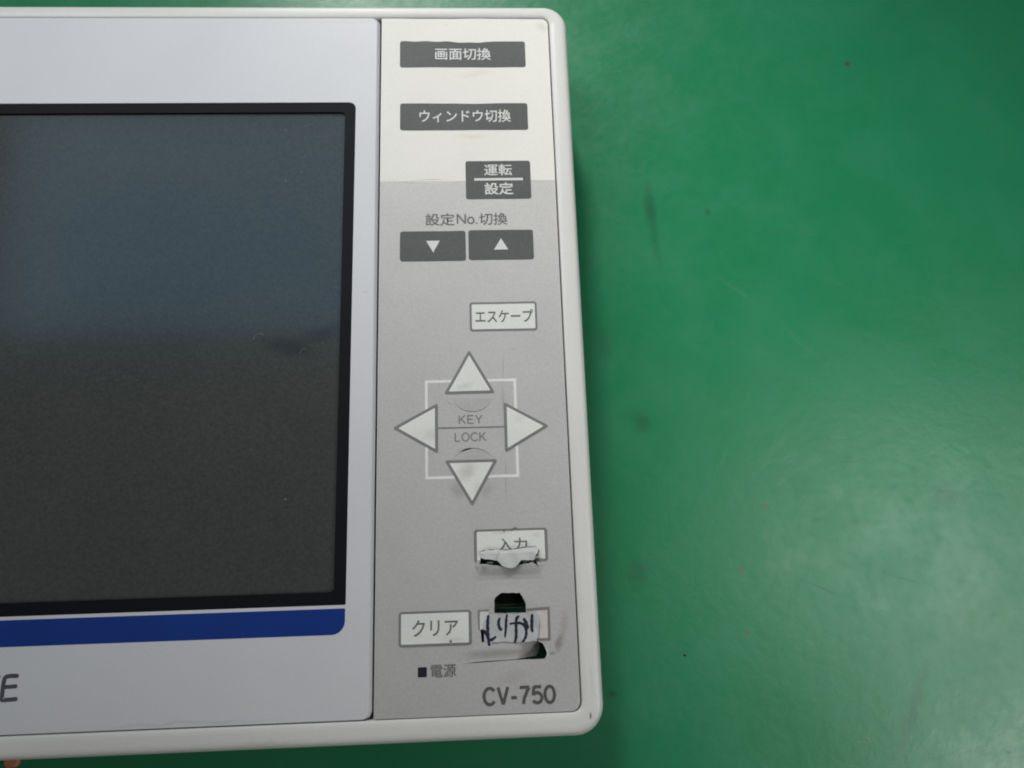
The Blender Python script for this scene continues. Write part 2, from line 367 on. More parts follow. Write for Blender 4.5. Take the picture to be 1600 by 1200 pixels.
def rrect(x0, y0, x1, y1, r=1.0, n=6):
    """rounded rectangle, counter-clockwise; r one radius or four (bottom right, top right, top left, bottom left)"""
    rs = (r,) * 4 if not isinstance(r, tuple) else r
    cs = ((x1, y0, -90), (x1, y1, 0), (x0, y1, 90), (x0, y0, 180))
    out = []
    for (cx, cy, a0), q in zip(cs, rs):
        px = cx - q if cx == x1 else cx + q
        py = cy - q if cy == y1 else cy + q
        for i in range(n + 1):
            a = math.radians(a0 + 90 * i / n)
            out.append((px + q * math.cos(a), py + q * math.sin(a)))
    return out

def ss(a, b, x):
    t = max(0.0, min(1.0, (x - a) / (b - a))); return t * t * (3 - 2 * t)

def film_z(x, y):
    """the worn film is not flat: pressed domes, a sagging torn lip, gentle waves (mm)"""
    z = .035 * math.sin(x * .31 + 1.1) * math.sin(y * .23) + .02 * math.sin(x * .7 + y * .45)
    for cx, cy in ((-2.4, 28.5), (-2.4, 14.0), (-11.3, 21.2), (7.2, 21.2)):
        d = math.hypot(x - cx, y - cy)
        z += .10 * (1 - ss(0, 5.2, d))
    if -8.5 < y < -3.0:
        w = ss(-2.2, -.9, x) * (1 - ss(9.8, 11.2, x))
        z += .85 * w * ss(-8.0, -4.9, y) * ss(-4.2, -5.1, y)
    d = math.hypot((x - 4) / 6.5, (y + 12.2) / 2.6)
    z += .18 * (1 - ss(.3, 1.3, d))
    return z

def flat_z(x, y): return 0.0

def add_obj(name, verts, faces, mat, parent=None, smooth=False, mats=None, findex=None):
    me = bpy.data.meshes.new(name)
    me.from_pydata([(v[0] * MM, v[1] * MM, v[2] * MM) for v in verts], [], faces)
    for m in (mats or [mat]): me.materials.append(m)
    if findex: me.polygons.foreach_set('material_index', findex)
    if smooth: me.polygons.foreach_set('use_smooth', [True] * len(me.polygons))
    me.update()
    o = bpy.data.objects.new(name, me); COL.objects.link(o)
    if parent is not None:
        o.parent = parent
        base = Vector((0, 0, 0)); p = parent
        while p is not None:
            base += p.location; p = p.parent
        o.location = -base
    return o

def sheet_geo(outer, holes=(), grid=0.0, zf=film_z, lift=0.0, thick=.1, splits=()):
    pts, edges = [], []
    def loop(poly):
        b = len(pts); dense = []
        for i in range(len(poly)):
            p, q = poly[i], poly[(i + 1) % len(poly)]
            k = max(1, int(math.dist(p, q) / grid)) if grid else 1
            for j in range(k): dense.append((p[0] + (q[0] - p[0]) * j / k, p[1] + (q[1] - p[1]) * j / k))
        pts.extend(Vector(p) for p in dense)
        n = len(dense); edges.extend((b + i, b + (i + 1) % n) for i in range(n))
    loop(outer)
    for h in holes: loop(h)
    for p, q in splits:
        b = len(pts); pts.extend((Vector(p), Vector(q))); edges.append((b, b + 1))
    if grid:
        xs = [p[0] for p in outer]; ys = [p[1] for p in outer]
        nx = int((max(xs) - min(xs)) / grid); ny = int((max(ys) - min(ys)) / grid)
        for i in range(1, nx):
            for j in range(1, ny):
                p = (min(xs) + (i + .5 * (j % 2)) * grid, min(ys) + j * grid)
                if inside(p, outer): pts.append(Vector(p))
    v2, _, f2, *_ = delaunay_2d_cdt(pts, edges, [], 0, 1e-5)
    keep = []
    for f in f2:
        c = (sum(v2[i][0] for i in f) / len(f), sum(v2[i][1] for i in f) / len(f))
        a = [v2[i] for i in f]
        area = (a[1][0] - a[0][0]) * (a[2][1] - a[0][1]) - (a[1][1] - a[0][1]) * (a[2][0] - a[0][0])
        if abs(area) < 1e-7: continue
        if inside(c, outer) and not any(inside(c, h) for h in holes):
            keep.append(tuple(f) if area > 0 else tuple(reversed(f)))
    used = sorted({i for f in keep for i in f}); idx = {u: k for k, u in enumerate(used)}
    n = len(used)
    top = [(v2[u][0], v2[u][1], FRONT + lift + zf(v2[u][0], v2[u][1])) for u in used]
    faces = [tuple(idx[i] for i in f) for f in keep]
    verts = list(top)
    if thick:
        verts += [(x, y, z - thick) for x, y, z in top]
        cnt = {}
        for f in faces:
            for i in range(3):
                e = (f[i], f[(i + 1) % 3]); cnt[e] = 1
        side = [e for e in cnt if (e[1], e[0]) not in cnt]
        faces = faces + [tuple(i + n for i in reversed(f)) for f in faces] + [(b, a, a + n, b + n) for a, b in side]
    return verts, faces

def sheet(name, outer, mat, parent, holes=(), grid=0.0, zf=film_z, lift=0.0, thick=.1, smooth=False):
    v, f = sheet_geo(outer, holes, grid, zf, lift, thick)
    return add_obj(name, v, f, mat, parent, smooth)

def multi_sheet(name, polys, mat, parent, **kw):
    V, F = [], []
    for p in polys:
        v, f = sheet_geo(p, **kw); b = len(V)
        V += v; F += [tuple(i + b for i in q) for q in f]
    return add_obj(name, V, F, mat, parent)

def loft(loops, close_top=None, close_bottom=None):
    verts = [p for l in loops for p in l]; n = len(loops[0]); faces = []
    for k in range(len(loops) - 1):
        for i in range(n):
            j = (i + 1) % n
            faces.append((k * n + i, k * n + j, (k + 1) * n + j, (k + 1) * n + i))
    if close_top: faces.append(tuple(range((len(loops) - 1) * n, len(loops) * n)))
    if close_bottom: faces.append(tuple(reversed(range(n))))
    return verts, faces

def ribbon(pts, w, taper=0.0, wob=.12):
    """outline of a pen or ink stroke along a smoothed polyline"""
    P = [Vector(p) for p in pts]; S = []
    if len(P) > 2:
        for i in range(len(P) - 1):
            p0 = P[max(0, i - 1)]; p1 = P[i]; p2 = P[i + 1]; p3 = P[min(len(P) - 1, i + 2)]
            for k in range(5):
                t = k / 5
                S.append(.5 * ((2 * p1) + (p2 - p0) * t + (2 * p0 - 5 * p1 + 4 * p2 - p3) * t * t + (3 * p1 - p0 - 3 * p2 + p3) * t ** 3))
        S.append(P[-1])
    else: S = P
    L, R = [], []
    n = len(S)
    for i, p in enumerate(S):
        d = (S[min(n - 1, i + 1)] - S[max(0, i - 1)]).normalized(); nrm = Vector((-d.y, d.x))
        u = i / (n - 1)
        ww = w * .5 * (1 - taper * abs(2 * u - 1) ** 2) * (1 + wob * math.sin(i * 1.7))
        L.append(tuple(p + nrm * ww)); R.append(tuple(p - nrm * ww))
    d0 = (S[0] - S[1]).normalized() * w * .3; d1 = (S[-1] - S[-2]).normalized() * w * .3
    return [tuple(S[0] + d0)] + R + [tuple(S[-1] + d1)] + L[::-1]

def lettering(text, box, mat, parent, weight=0.0, lift=.09, name='lettering', zf=film_z, keep_h=False):
    c = bpy.data.curves.new('text', 'FONT'); c.body = text; c.offset = weight; c.resolution_u = 3
    o = bpy.data.objects.new('text', c); COL.objects.link(o)
    bpy.context.view_layer.update()
    me = bpy.data.meshes.new_from_object(o.evaluated_get(bpy.context.evaluated_depsgraph_get()))
    bpy.data.objects.remove(o); bpy.data.curves.remove(c)
    xs = [v.co.x for v in me.vertices]; ys = [v.co.y for v in me.vertices]
    x0, x1, y0, y1 = min(xs), max(xs), min(ys), max(ys)
    bx0, by0, bx1, by1 = box
    for v in me.vertices:
        x = bx0 + (v.co.x - x0) / (x1 - x0) * (bx1 - bx0); y = by0 + (v.co.y - y0) / (y1 - y0) * (by1 - by0)
        v.co = (x * MM, y * MM, (FRONT + lift + zf(x, y)) * MM)
    me.name = name; me.materials.clear(); me.materials.append(mat)
    o = bpy.data.objects.new(name, me); COL.objects.link(o)
    o.parent = parent
    base = Vector((0, 0, 0)); p = parent
    while p is not None: base += p.location; p = p.parent
    o.location = -base
    return o

def arc(cx, cy, rx, ry, a0, a1, n=10):
    return [(cx + rx * math.cos(math.radians(a0 + (a1 - a0) * i / n)), cy + ry * math.sin(math.radians(a0 + (a1 - a0) * i / n))) for i in range(n + 1)]

# plain grotesque capitals and figures as strokes in a unit-high cell: (advance width, strokes)
GLYPH = {
    'K': (.66, [[(.0, 0), (.0, 1)], [(.6, 1), (.03, .40)], [(.20, .58), (.64, 0)]]),
    'E': (.58, [[(.0, 0), (.0, 1)], [(.0, .95), (.56, .95)], [(.0, .52), (.50, .52)], [(.0, .05), (.58, .05)]]),
    'Y': (.66, [[(.0, 1), (.33, .44)], [(.66, 1), (.33, .44)], [(.33, .5), (.33, 0)]]),
    'L': (.50, [[(.0, 0), (.0, 1)], [(.0, .05), (.50, .05)]]),
    'O': (.74, [arc(.37, .5, .37, .46, 90, 450, 28)]),
    'C': (.70, [arc(.37, .5, .37, .46, 38, 322, 24)]),
    'V': (.64, [[(.0, 1), (.32, .02)], [(.64, 1), (.32, .02)]]),
    '-': (.26, [[(.0, .38), (.26, .38)]]),
    '7': (.50, [[(.0, .94), (.50, .94)], [(.49, .93), (.36, .66), (.24, .36), (.17, .0)]]),
    '5': (.50, [[(.08, .94), (.48, .94)], [(.09, .97), (.03, .47)], [(.03, .50)] + arc(.245, .325, .25, .29, 125, -150, 18)]),
    '0': (.50, [arc(.25, .49, .25, .46, 90, 450, 28)]),
    'N': (.62, [[(.0, 0), (.0, 1)], [(.62, 0), (.62, 1)], [(.0, .97), (.62, .03)]]),
    'o': (.50, [arc(.25, .34, .25, .31, 90, 450, 24)]),
    '.': (.04, [[(.02, .0), (.02, .13)]]),
}
for c_, k_ in (('7', 1.22), ('5', 1.2), ('0', 1.22), ('-', 1.4)):
    GLYPH[c_] = (GLYPH[c_][0] * k_, [[(px * k_, py) for px, py in st] for st in GLYPH[c_][1]])
def stroke_lettering(text, box, wgt, gap, mat, parent, lift=.03):
    """lettering drawn with even strokes; wgt and gap in letter heights"""
    x0, y0, x1, y1 = box; h = y1 - y0
    total = sum(GLYPH[c][0] for c in text) + gap * (len(text) - 1)
    sx = (x1 - x0 - wgt * h) / total; w = wgt * h
    V, F = [], []; x = x0 + w / 2; k = 0
    for c in text:
        adv, strokes = GLYPH[c]
        for st in strokes:
            pts = [(x + px * sx, y0 + py * h) for px, py in st]
            closed = len(pts) > 20 and math.dist(pts[0], pts[-1]) < .01 * h
            n = len(pts); L, R = [], []
            for i, p in enumerate(pts):
                a = pts[(i - 1) % (n - 1)] if closed else pts[max(0, i - 1)]
                b = pts[(i + 1) % (n - 1)] if closed else pts[min(n - 1, i + 1)]
                dx, dy = b[0] - a[0], b[1] - a[1]; q = math.hypot(dx, dy) or 1
                nx, ny = -dy / q * w / 2, dx / q * w / 2
                L.append((p[0] + nx, p[1] + ny)); R.append((p[0] - nx, p[1] - ny))
            b0 = len(V); zz = lift + .003 * k; k += 1
            for l, r in zip(L, R):
                V.append((*l, FRONT + zz + film_z(*l))); V.append((*r, FRONT + zz + film_z(*r)))
            for i in range(n - 1): F.append((b0 + 2 * i, b0 + 2 * i + 1, b0 + 2 * i + 3, b0 + 2 * i + 2))
        x += (adv + gap) * sx
    return add_obj('lettering', V, F, mat, parent)

def ragged(poly, amp, step=.28, seed=1):
    rg = random.Random(seed); out = []
    for i in range(len(poly)):
        p, q = poly[i], poly[(i + 1) % len(poly)]
        d = math.dist(p, q); k = max(1, int(d / step)); nx, ny = (p[1] - q[1]) / (d or 1), (q[0] - p[0]) / (d or 1)
        for j in range(k):
            t = j / k; a = rg.uniform(-amp, amp) * (1 if rg.random() < .7 else 1.9)
            out.append((p[0] + (q[0] - p[0]) * t + nx * a, p[1] + (q[1] - p[1]) * t + ny * a))
    return out
D['slit'] = ragged(D['slit'], .055, .3, 3)
D['strip'] = ragged(D['strip'], .04, .3, 4)
D['hole'] = ragged(D['hole'], .035, .3, 5)
D['sticker'] = ragged(D['sticker'], .05, .35, 6)
D['white_patch'] = ragged(D['white_patch'], .05, .3, 7)
D['black_gap'] = ragged(D['black_gap'], .05, .3, 8)

# ------------------------------------------------------------------ the bench
def build_bench():
    X0, X1, Y0, Y1, T = -420, 380, -300, 380, 28
    loops = []
    for inset, z in ((0, -T), (0, -2.0), (.6, -.6), (2, 0)):
        loops.append([(x, y, z) for x, y in rrect(X0 + inset, Y0 + inset, X1 - inset, Y1 - inset, 6 - inset, 5)])
    v, f = loft(loops, close_top=True, close_bottom=True)
    o = add_obj('workbench_top', v, f, M_BENCH)
    o['kind'] = 'structure'; o['label'] = 'scuffed green coated workbench top under the monitor'
build_bench()

# ------------------------------------------------------------------ the monitor
XL = -177.0                                   # left end, beyond the picture
monitor = bpy.data.objects.new('control_monitor', None)
monitor.location = (-78 * MM, 41 * MM, 0)
COL.objects.link(monitor)
monitor['label'] = 'white plastic control monitor with a dark screen and torn grey key panel'
monitor['category'] = 'monitor'

def part_label(o, t): o['label'] = t; return o

# housing: one moulded rim with rounded shoulders
def housing():
    ox0, ox1, oy0, oy1 = XL - 4.2, 21.05, -35.8, 117.9
    ix0, ix1, iy0, iy1 = XL, 17.0, -31.55, 114.65
    def lp(x0, y0, x1, y1, r, z): return [(x, y, FRONT + z) for x, y in rrect(x0, y0, x1, y1, r, 8)]
    L = []
    L.append(lp(ix0, iy0, ix1, iy1, 1.8, -6))
    L.append(lp(ix0, iy0, ix1, iy1, 1.8, .10))
    L.append(lp(ix0 - .12, iy0 - .12, ix1 + .12, iy1 + .12, 1.9, .22))
    for e, z in ((1.15, .30), (2.3, .32), (2.8, .27), (3.2, .12), (3.52, -.13), (3.77, -.5), (3.95, -1.0), (4.05, -1.9)):
        k = e / 4.05
        L.append(lp(ix0 - e * 4.2 / 4.05, iy0 - e * 4.25 / 4.05, ix1 + e, iy1 + e * 3.25 / 4.05, 1.9 + 3.4 * k, z))
    L.append(lp(ox0 + .3, oy0 + .3, ox1 - .3, oy1 - .3, 5.1, -12))
    L.append(lp(ox0 + .9, oy0 + .9, ox1 - .9, oy1 - .9, 4.6, -FRONT + .6))
    L.append(lp(ox0 + 1.5, oy0 + 1.5, ox1 - 1.5, oy1 - 1.5, 4.2, -FRONT))
    v, f = loft(L)
    n = len(L[0]); b = (len(L) - 1) * n
    f.append(tuple(range(b, b + n)))
    f = [tuple(reversed(q)) for q in f]
    o = add_obj('housing', v, f, M_HOUSING, monitor, smooth=True)
    return o
hs = housing()
# outward normals whatever the loop order
bm = bmesh.new(); bm.from_mesh(hs.data); bmesh.ops.recalc_face_normals(bm, faces=bm.faces); bm.to_mesh(hs.data); bm.free()
part_label(hs, 'warm white rounded outer rim of the monitor')

# dark tray that closes the inside
v, f = loft([[(x, y, FRONT + z) for x, y in rrect(XL + .1, -31.4, 16.9, 114.5, 1.7, 6)] for z in (-6.0, -5.2)], True, True)
add_obj('inner_tray', v, f, M_VOID, monitor)

# front plate round the screen
WIN = rrect(-168.0, -11.45, -26.02, 93.15, (.25, 1.5, 1.5, .25), 6)
def front_plate():
    ix0, iy0, ix1, iy1 = XL + .35, -31.2, -21.75, 114.25
    top = rrect(ix0, iy0, ix1, iy1, 1.3, 6)
    V, F = sheet_geo(top, [WIN], 0.0, flat_z, .34, 0)
    def ring(e_r, e, r, z): return [(x, y, FRONT + z) for x, y in rrect(ix0 - e, iy0 - e, ix1 + e_r, iy1 + e, r, 6)]
    loops = [ring(0, 0, 1.3, .34), ring(.14, .06, 1.35, .30), ring(.30, .10, 1.4, .18), ring(.66, .14, 1.5, -.22), ring(.72, .15, 1.5, -.5), ring(.72, .15, 1.5, -4)]
    b = len(V); v, f = loft(loops[::-1])
    V = V + v; F = F + [tuple(i + b for i in q) for q in f]
    b = len(V); v, f = loft([[(x, y, FRONT + z) for x, y in WIN] for z in (.34, -.9)])
    V = V + v; F = F + [tuple(i + b for i in reversed(q)) for q in f]
    return add_obj('front_plate', V, F, M_FACE, monitor)
fp = part_label(front_plate(), 'cool white front plate around the screen')
bm = bmesh.new(); bm.from_mesh(fp.data); bmesh.ops.remove_doubles(bm, verts=bm.verts, dist=1e-6)
bmesh.ops.recalc_face_normals(bm, faces=bm.faces)
up = max(bm.faces, key=lambda q: q.calc_area())
if up.normal.z < 0: bmesh.ops.reverse_faces(bm, faces=bm.faces)
bm.to_mesh(fp.data); bm.free()

# black border and the glass sunk behind it
GL = rrect(-165.7, -9.1, -28.33, 90.88, .9, 5)
v, f = sheet_geo(WIN, [GL], 0.0, flat_z, .16, 0)
b = len(v); v2, f2 = loft([[(x, y, FRONT + z) for x, y in GL] for z in (.16, -.55)])
border = add_obj('screen_border', v + v2, f + [tuple(i + b for i in reversed(q)) for q in f2], M_BLACK, monitor)
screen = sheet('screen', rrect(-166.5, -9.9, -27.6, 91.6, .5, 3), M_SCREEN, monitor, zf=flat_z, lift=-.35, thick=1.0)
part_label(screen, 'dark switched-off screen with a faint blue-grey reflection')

stripe = sheet('blue_stripe', rrect(-168.0, -16.65, -26.1, -12.05, (2.4, .25, .25, 2.4), 6), M_BLUE, fp, zf=flat_z, lift=.37, thick=.03)

# maker's lettering at the left edge of the picture
v, f = sheet_geo(ribbon(D['E'], .72, 0, 0), (), 0, flat_z, .37, .03)
v2, f2 = sheet_geo(ribbon(D['Emid'], .66, 0, 0), (), 0, flat_z, .385, .01); b = len(v)
add_obj('lettering', v + v2, f + [tuple(i + b for i in q) for q in f2], M_LOGOINK, fp)
multi_sheet('lettering', [ribbon(D['Ctip'], .72, 0, 0)], M_LOGOINK, fp, zf=flat_z, lift=.37, thick=.03)

# keypad film ------------------------------------------------------------
FILM = rrect(-20.70, -31.36, 16.68, 114.5, (1.7, 1.7, .15, .15), 6)
CUTS = [D['slit'], D['hole'], D['sag'], D['black_gap']]
led_box = D['box_led']
v, f = sheet_geo(FILM, CUTS, 0.9, film_z, 0.0, .35, splits=[((-25, 74.4), (20, 74.4))])
fi = []
for q in f:
    cy = sum(v[i][1] for i in q) / len(q); fi.append(1 if cy > 74.4 else 0)
film = add_obj('key_panel_film', v, f, None, monitor, mats=[M_GREY, M_CREAM], findex=fi)
part_label(film, 'cream and grey printed key panel film, torn near its lower keys')

# what shows through the tears
board = add_obj('circuit_board', *loft([[(x, y, FRONT + z) for x, y in rrect(-18, -29, 15.5, 30, .5, 3)] for z in (-4.2, -3.2)], True, True), M_PCB, monitor)
for i in range(4):
    y = -13.35 + .55 * i
    add_obj('solder_trace', *loft([[(x, yy, FRONT + z) for x, yy in rrect(1.0 + .3 * i, y, 7.6 - .4 * i, y + .16, .05, 2)] for z in (-3.25, -3.12)], True, True), M_TRACE, board)
add_obj('switch_base', *loft([[(x, y, FRONT + z) for x, y in rrect(2.4, -12.5, 6.8, -9.0, .4, 3)] for z in (-3.25, -2.2)], True, True), M_VOID, board)

# key builders
def key(label, outline, mat, lift=.05, holes=(), grid=0.0):
    o = sheet('key', outline, mat, monitor, holes=holes, lift=lift, thick=.07, grid=grid or 1.2)
    return part_label(o, label)

def wavy(poly, amp, f):
    out = []
    for i in range(len(poly)):
        p, q = poly[i], poly[(i + 1) % len(poly)]
        k = max(1, int(math.dist(p, q) / 1.0))
        for j in range(k):
            x = p[0] + (q[0] - p[0]) * j / k; y = p[1] + (q[1] - p[1]) * j / k
            out.append((x, y + amp * f(x, y)))
    return out

k1 = key('wide dark grey key with a worn upper edge, topmost on the panel',
         wavy(rrect(-16.6, 102.0, 11.3, 108.6, .55), -.33, lambda x, y: ss(107, 108.5, y) * (math.exp(-((x + 1.2) / 4.2) ** 2) + .25 * math.sin(x * 1.3) * (x < 3))), M_DARKKEY)
lettering('画面切換', D['box_t1'], M_WHITEINK, k1, .012)
k2 = key('second wide dark grey key from the top',
         wavy(rrect(-16.5, 86.45, 11.3, 93.0, .55), -.15, lambda x, y: ss(91.5, 93, y) * math.exp(-((x + .5) / 5) ** 2)), M_DARKKEY)
lettering('ウィンドウ切換', D['box_t2'], M_WHITEINK, k2, .012)
k3 = key('squarish dark grey key crossing the cream and grey border', rrect(-2.5, 70.1, 11.4, 79.0, .55), M_DARKKEY)
lettering('運転', D['box_t3a'], M_WHITEINK, k3, .012)
lettering('設定', D['box_t3b'], M_WHITEINK, k3, .018)
x0, y0, x1, y1 = D['box_bar']
sheet('divider_line', rrect(x0, y0, x1, y1, .05, 2), M_WHITEINK, k3, lift=.09, thick=.03)
x0, y0, x1, y1 = D['box_t4']
lettering('設定', (x0, y0, -4.95, y1), M_GREYINK, film, .012, lift=.03)
stroke_lettering('No.', (-4.55, y0 + .35, -.15, y1 - .2), .15, .2, M_GREYINK, film)
lettering('切換', (.15, y0, x1, y1), M_GREYINK, film, .012, lift=.03)
k4 = key('left dark grey key with a white down triangle', rrect(-16.4, 56.2, -2.75, 62.88, .55), M_DARKKEY)
sheet('triangle_mark', [(-9.52, 58.1), (-8.13, 60.72), (-10.98, 60.72)], M_WHITEINK, k4, lift=.09, thick=.03)
k5 = key('right dark grey key with a white up triangle', rrect(-2.15, 56.3, 11.45, 62.98, .55), M_DARKKEY)
sheet('triangle_mark', [(3.13, 58.55), (6.12, 58.55), (4.66, 61.1)], M_WHITEINK, k5, lift=.09, thick=.03)

k6 = key('white outlined key just above the arrow keys', rrect(-2.2, 40.85, 11.6, 47.05, .6), M_OUTLINE)
sheet('key_face', rrect(-1.75, 41.28, 11.18, 46.6, .2), M_WHITEKEY, k6, lift=.08, thick=.05, grid=1.2)
lettering('エスケープ', D['box_esc'], M_GREYINK, k6, .013, lift=.11)

# printed square joining the arrows
sq = (-11.05, 11.5, 6.6, 30.6); w = .28
cx0, cy0, cx1, cy1 = sq
polys = [[(cx0 - w, cy0 - w), (cx0 + w, cy0 - w), (cx0 + w, cy1 + w), (cx0 - w, cy1 + w)],
         [(cx1 - w, cy0 - w), (cx1 + w, cy0 - w), (cx1 + w, cy1 + w), (cx1 - w, cy1 + w)],
         [(cx0 + w, cy0 - w), (cx1 - w, cy0 - w), (cx1 - w, cy0 + w), (cx0 + w, cy0 + w)],
         [(cx0 + w, cy1 - w), (cx1 - w, cy1 - w), (cx1 - w, cy1 + w), (cx0 + w, cy1 + w)]]
multi_sheet('square_line', polys, M_PALELINE, film, lift=.025, thick=.02, grid=1.5)
sheet('lock_line', [(-8.9, 21.02), (4.2, 21.0), (4.2, 21.3), (-8.9, 21.32)], M_OUTLINE, film, lift=.03, thick=.02, grid=1.5)
stroke_lettering('KEY', D['box_KEY'], .15, .22, M_FADEDINK, film)
stroke_lettering('LOCK', D['box_LOCK'], .15, .22, M_FADEDINK, film)

def tri_round(p, r, n=4):
    c = (sum(q[0] for q in p) / 3, sum(q[1] for q in p) / 3); out = []
    for i in range(3):
        a = Vector(p[i]); u = (Vector(p[i - 1]) - a).normalized(); w_ = (Vector(p[(i + 1) % 3]) - a).normalized()
        s = r / math.tan(u.angle(w_) / 2); A = a + u * s; B = a + w_ * s
        for k in range(n + 1):
            t = k / n; out.append(tuple((1 - t) ** 2 * A + 2 * t * (1 - t) * a + t * t * B))
    return out
def shrink(p, d):
    c = Vector((sum(q[0] for q in p) / 3, sum(q[1] for q in p) / 3))
    r = min((Vector(p[i]) + Vector(p[(i + 1) % 3])).lerp(Vector((0, 0)), .5).__sub__(c).length for i in range(3))
    return [tuple(c + (Vector(q) - c) * (r - d) / r) for q in p]
for lab, p in (('white triangular arrow key pointing up', [(-2.43, 37.0), (-7.6, 27.9), (2.65, 27.95)]),
               ('white triangular arrow key pointing left', [(-17.75, 21.4), (-8.8, 16.1), (-8.8, 26.2)]),
               ('white triangular arrow key pointing right', [(13.15, 21.1), (4.25, 26.15), (4.25, 15.95)]),
               ('white triangular arrow key pointing down', [(-2.33, 5.75), (2.8, 14.8), (-7.6, 14.8)])):
    area = (p[1][0] - p[0][0]) * (p[2][1] - p[0][1]) - (p[1][1] - p[0][1]) * (p[2][0] - p[0][0])
    if area < 0: p = p[::-1]
    k = key(lab, tri_round(p, .35), M_OUTLINE)
    sheet('key_face', tri_round(shrink(p, .56), .12), M_WHITEKEY, k, lift=.08, thick=.05, grid=1.2)

# cracked rims of the switch domes under the up and down arrows
def crescent(c, r, a0, a1, w, n=14):
    o = []; inn = []
    for i in range(n + 1):
        t = i / n; a = math.radians(a0 + (a1 - a0) * t); k = math.sin(math.pi * t)
        o.append((c[0] + (r + w * k * .5) * math.cos(a), c[1] + (r + w * k * .5) * math.sin(a)))
        inn.append((c[0] + (r - w * k * .5) * math.cos(a), c[1] + (r - w * k * .5) * math.sin(a)))
    return o + inn[::-1][1:-1]
M_CRACK = material('grimy_crack', (0.17, 0.165, 0.155), .7, .2, .2, 500)
M_LENS = material('rubbed_film', (0.475, 0.468, 0.46), .6, .3, .06, 200, grain=.05)
def arc_region(c, r, a0, a1, n=14):
    return [(c[0] + r * math.cos(math.radians(a0 + (a1 - a0) * i / n)), c[1] + r * math.sin(math.radians(a0 + (a1 - a0) * i / n))) for i in range(n + 1)]
sheet('rubbed_patch', arc_region((-1.9, 28.6), 4.3, 199, 335), M_LENS, film, lift=.022, thick=.02, grid=.8)
sheet('crack', crescent((-1.9, 28.6), 4.3, 205, 330, .13), M_CRACK, film, lift=.03, thick=.02)
sheet('rubbed_patch', arc_region((-2.0, 12.3), 4.75, 28, 152), M_LENS, film, lift=.022, thick=.02, grid=.8)
sheet('crack', crescent((-2.0, 12.3), 4.75, 32, 150, .14), M_CRACK, film, lift=.03, thick=.02)
sheet('tear_gap', crescent((-2.0, 12.3), 4.72, 88, 124, .3), M_VOID, film, lift=.04, thick=.02)

# enter key with its film torn open
k7 = key('white outlined key whose face is torn across and peeled', rrect(-2.15, -4.8, 11.88, 1.44, .6), M_OUTLINE, holes=[D['slit']], grid=.7)
sheet('key_face', rrect(-1.6, -4.33, 11.32, 1.02, .2), M_WHITEKEY, k7, holes=[D['slit']], lift=.08, thick=.05, grid=.6)
lettering('入力', D['box_inp'], M_GREYINK, k7, .013, lift=.11)
def strip_z(x, y):
    u = (x + .9) / 10.8
    z = 1.2 + .25 * math.sin(math.pi * max(0, min(1, u))) - .5 * max(0, (-y - 3.4) / 2.3) ** 2 * .3
    z -= .75 * ss(1.0, -.9, x) + .35 * ss(-3.0, -2.2, y) - .35 * ss(8.2, 9.8, x)
    z += .10 * math.sin(x * 1.9 + y) - .25 * math.exp(-((x - 2.6 - .5 * (y + 3.5)) / .35) ** 2)
    return z
st = sheet('peeled_strip', D['strip'], M_FLAP, k7, lift=.0, thick=.16, zf=strip_z, grid=.35, smooth=False)
sheet('under_layer', D['under_layer'], M_TORN, k7, lift=-.9, thick=.1, zf=flat_z)
sheet('under_layer', [(6.9, -4.85), (7.6, -4.62), (8.5, -4.5), (8.2, -4.8), (7.3, -5.0)], M_TORN, k7, lift=-.8, thick=.1, zf=flat_z)
for p in ([(3.3, 1.15), (3.75, 1.18), (3.85, .9), (3.5, .86)], [(4.9, 1.22), (5.4, 1.25), (5.35, .98), (5.0, .95)], [(5.2, 1.5), (5.9, 1.7), (6.2, 1.5), (5.7, 1.3)]):
    sheet('nick', p[::-1], M_CRACK, k7, lift=.12, thick=.03)

k8 = key('white outlined key at the lower left of the panel', rrect(-16.3, -19.35, -2.85, -13.1, .6), M_OUTLINE)
sheet('key_face', rrect(-15.87, -18.85, -3.4, -13.5, .2), M_WHITEKEY, k8, lift=.08, thick=.05, grid=1.2)
lettering('クリア', D['box_clr'], M_GREYINK, k8, .013, lift=.11)
sheet('nick', [(-7.0, -18.75), (-6.5, -18.75), (-6.6, -18.35), (-6.85, -18.3)], M_CRACK, k8, lift=.12, thick=.03)

# start key: torn away, patched with a sticker that carries handwriting
k9 = key('broken key at the lower right with a hole above it',
         [(7.45, -13.7), (7.45, -13.25), (11.75, -13.05), (11.8, -13.2), (11.72, -19.1), (9.1, -19.0), (9.2, -18.62), (11.25, -18.62), (11.32, -13.62)][::-1], M_OUTLINE)
sheet('key_outline', [(-1.7, -13.25), (.38, -13.12), (.38, -13.5), (-1.28, -13.55), (-1.33, -16.8), (-1.62, -16.8)][::-1], M_FADEDINK, k9, lift=.05, thick=.05)
sheet('key_face', [(7.4, -13.75), (11.3, -13.65), (11.25, -18.6), (9.1, -18.6), (9.2, -18.3), (9.3, -14.0), (8.3, -13.75), (7.4, -14.0)][::-1], M_PINKKEY, k9, lift=.07, thick=.05, grid=.8)
sheet('white_patch', D['white_patch'][::-1], M_TORN, k9, lift=.07, thick=.05)
def stick_z(x, y):
    return film_z(x, y) + .10 * math.sin(x * .9) * math.sin((y + 13) * .6) - .30 * ss(.9, -1.0, x) + .35 * ss(8.2, 9.8, x) - .16 * math.exp(-((x - .55) / .3) ** 2) + .06 * math.sin(2.3 * x + 1.7 * y)
sk = part_label(sheet('sticker', D['sticker'][::-1] if False else D['sticker'], M_STICKER, k9, lift=.26, thick=.12, zf=stick_z, grid=.5), 'grey paper sticker with blue-black handwriting')
pens = []
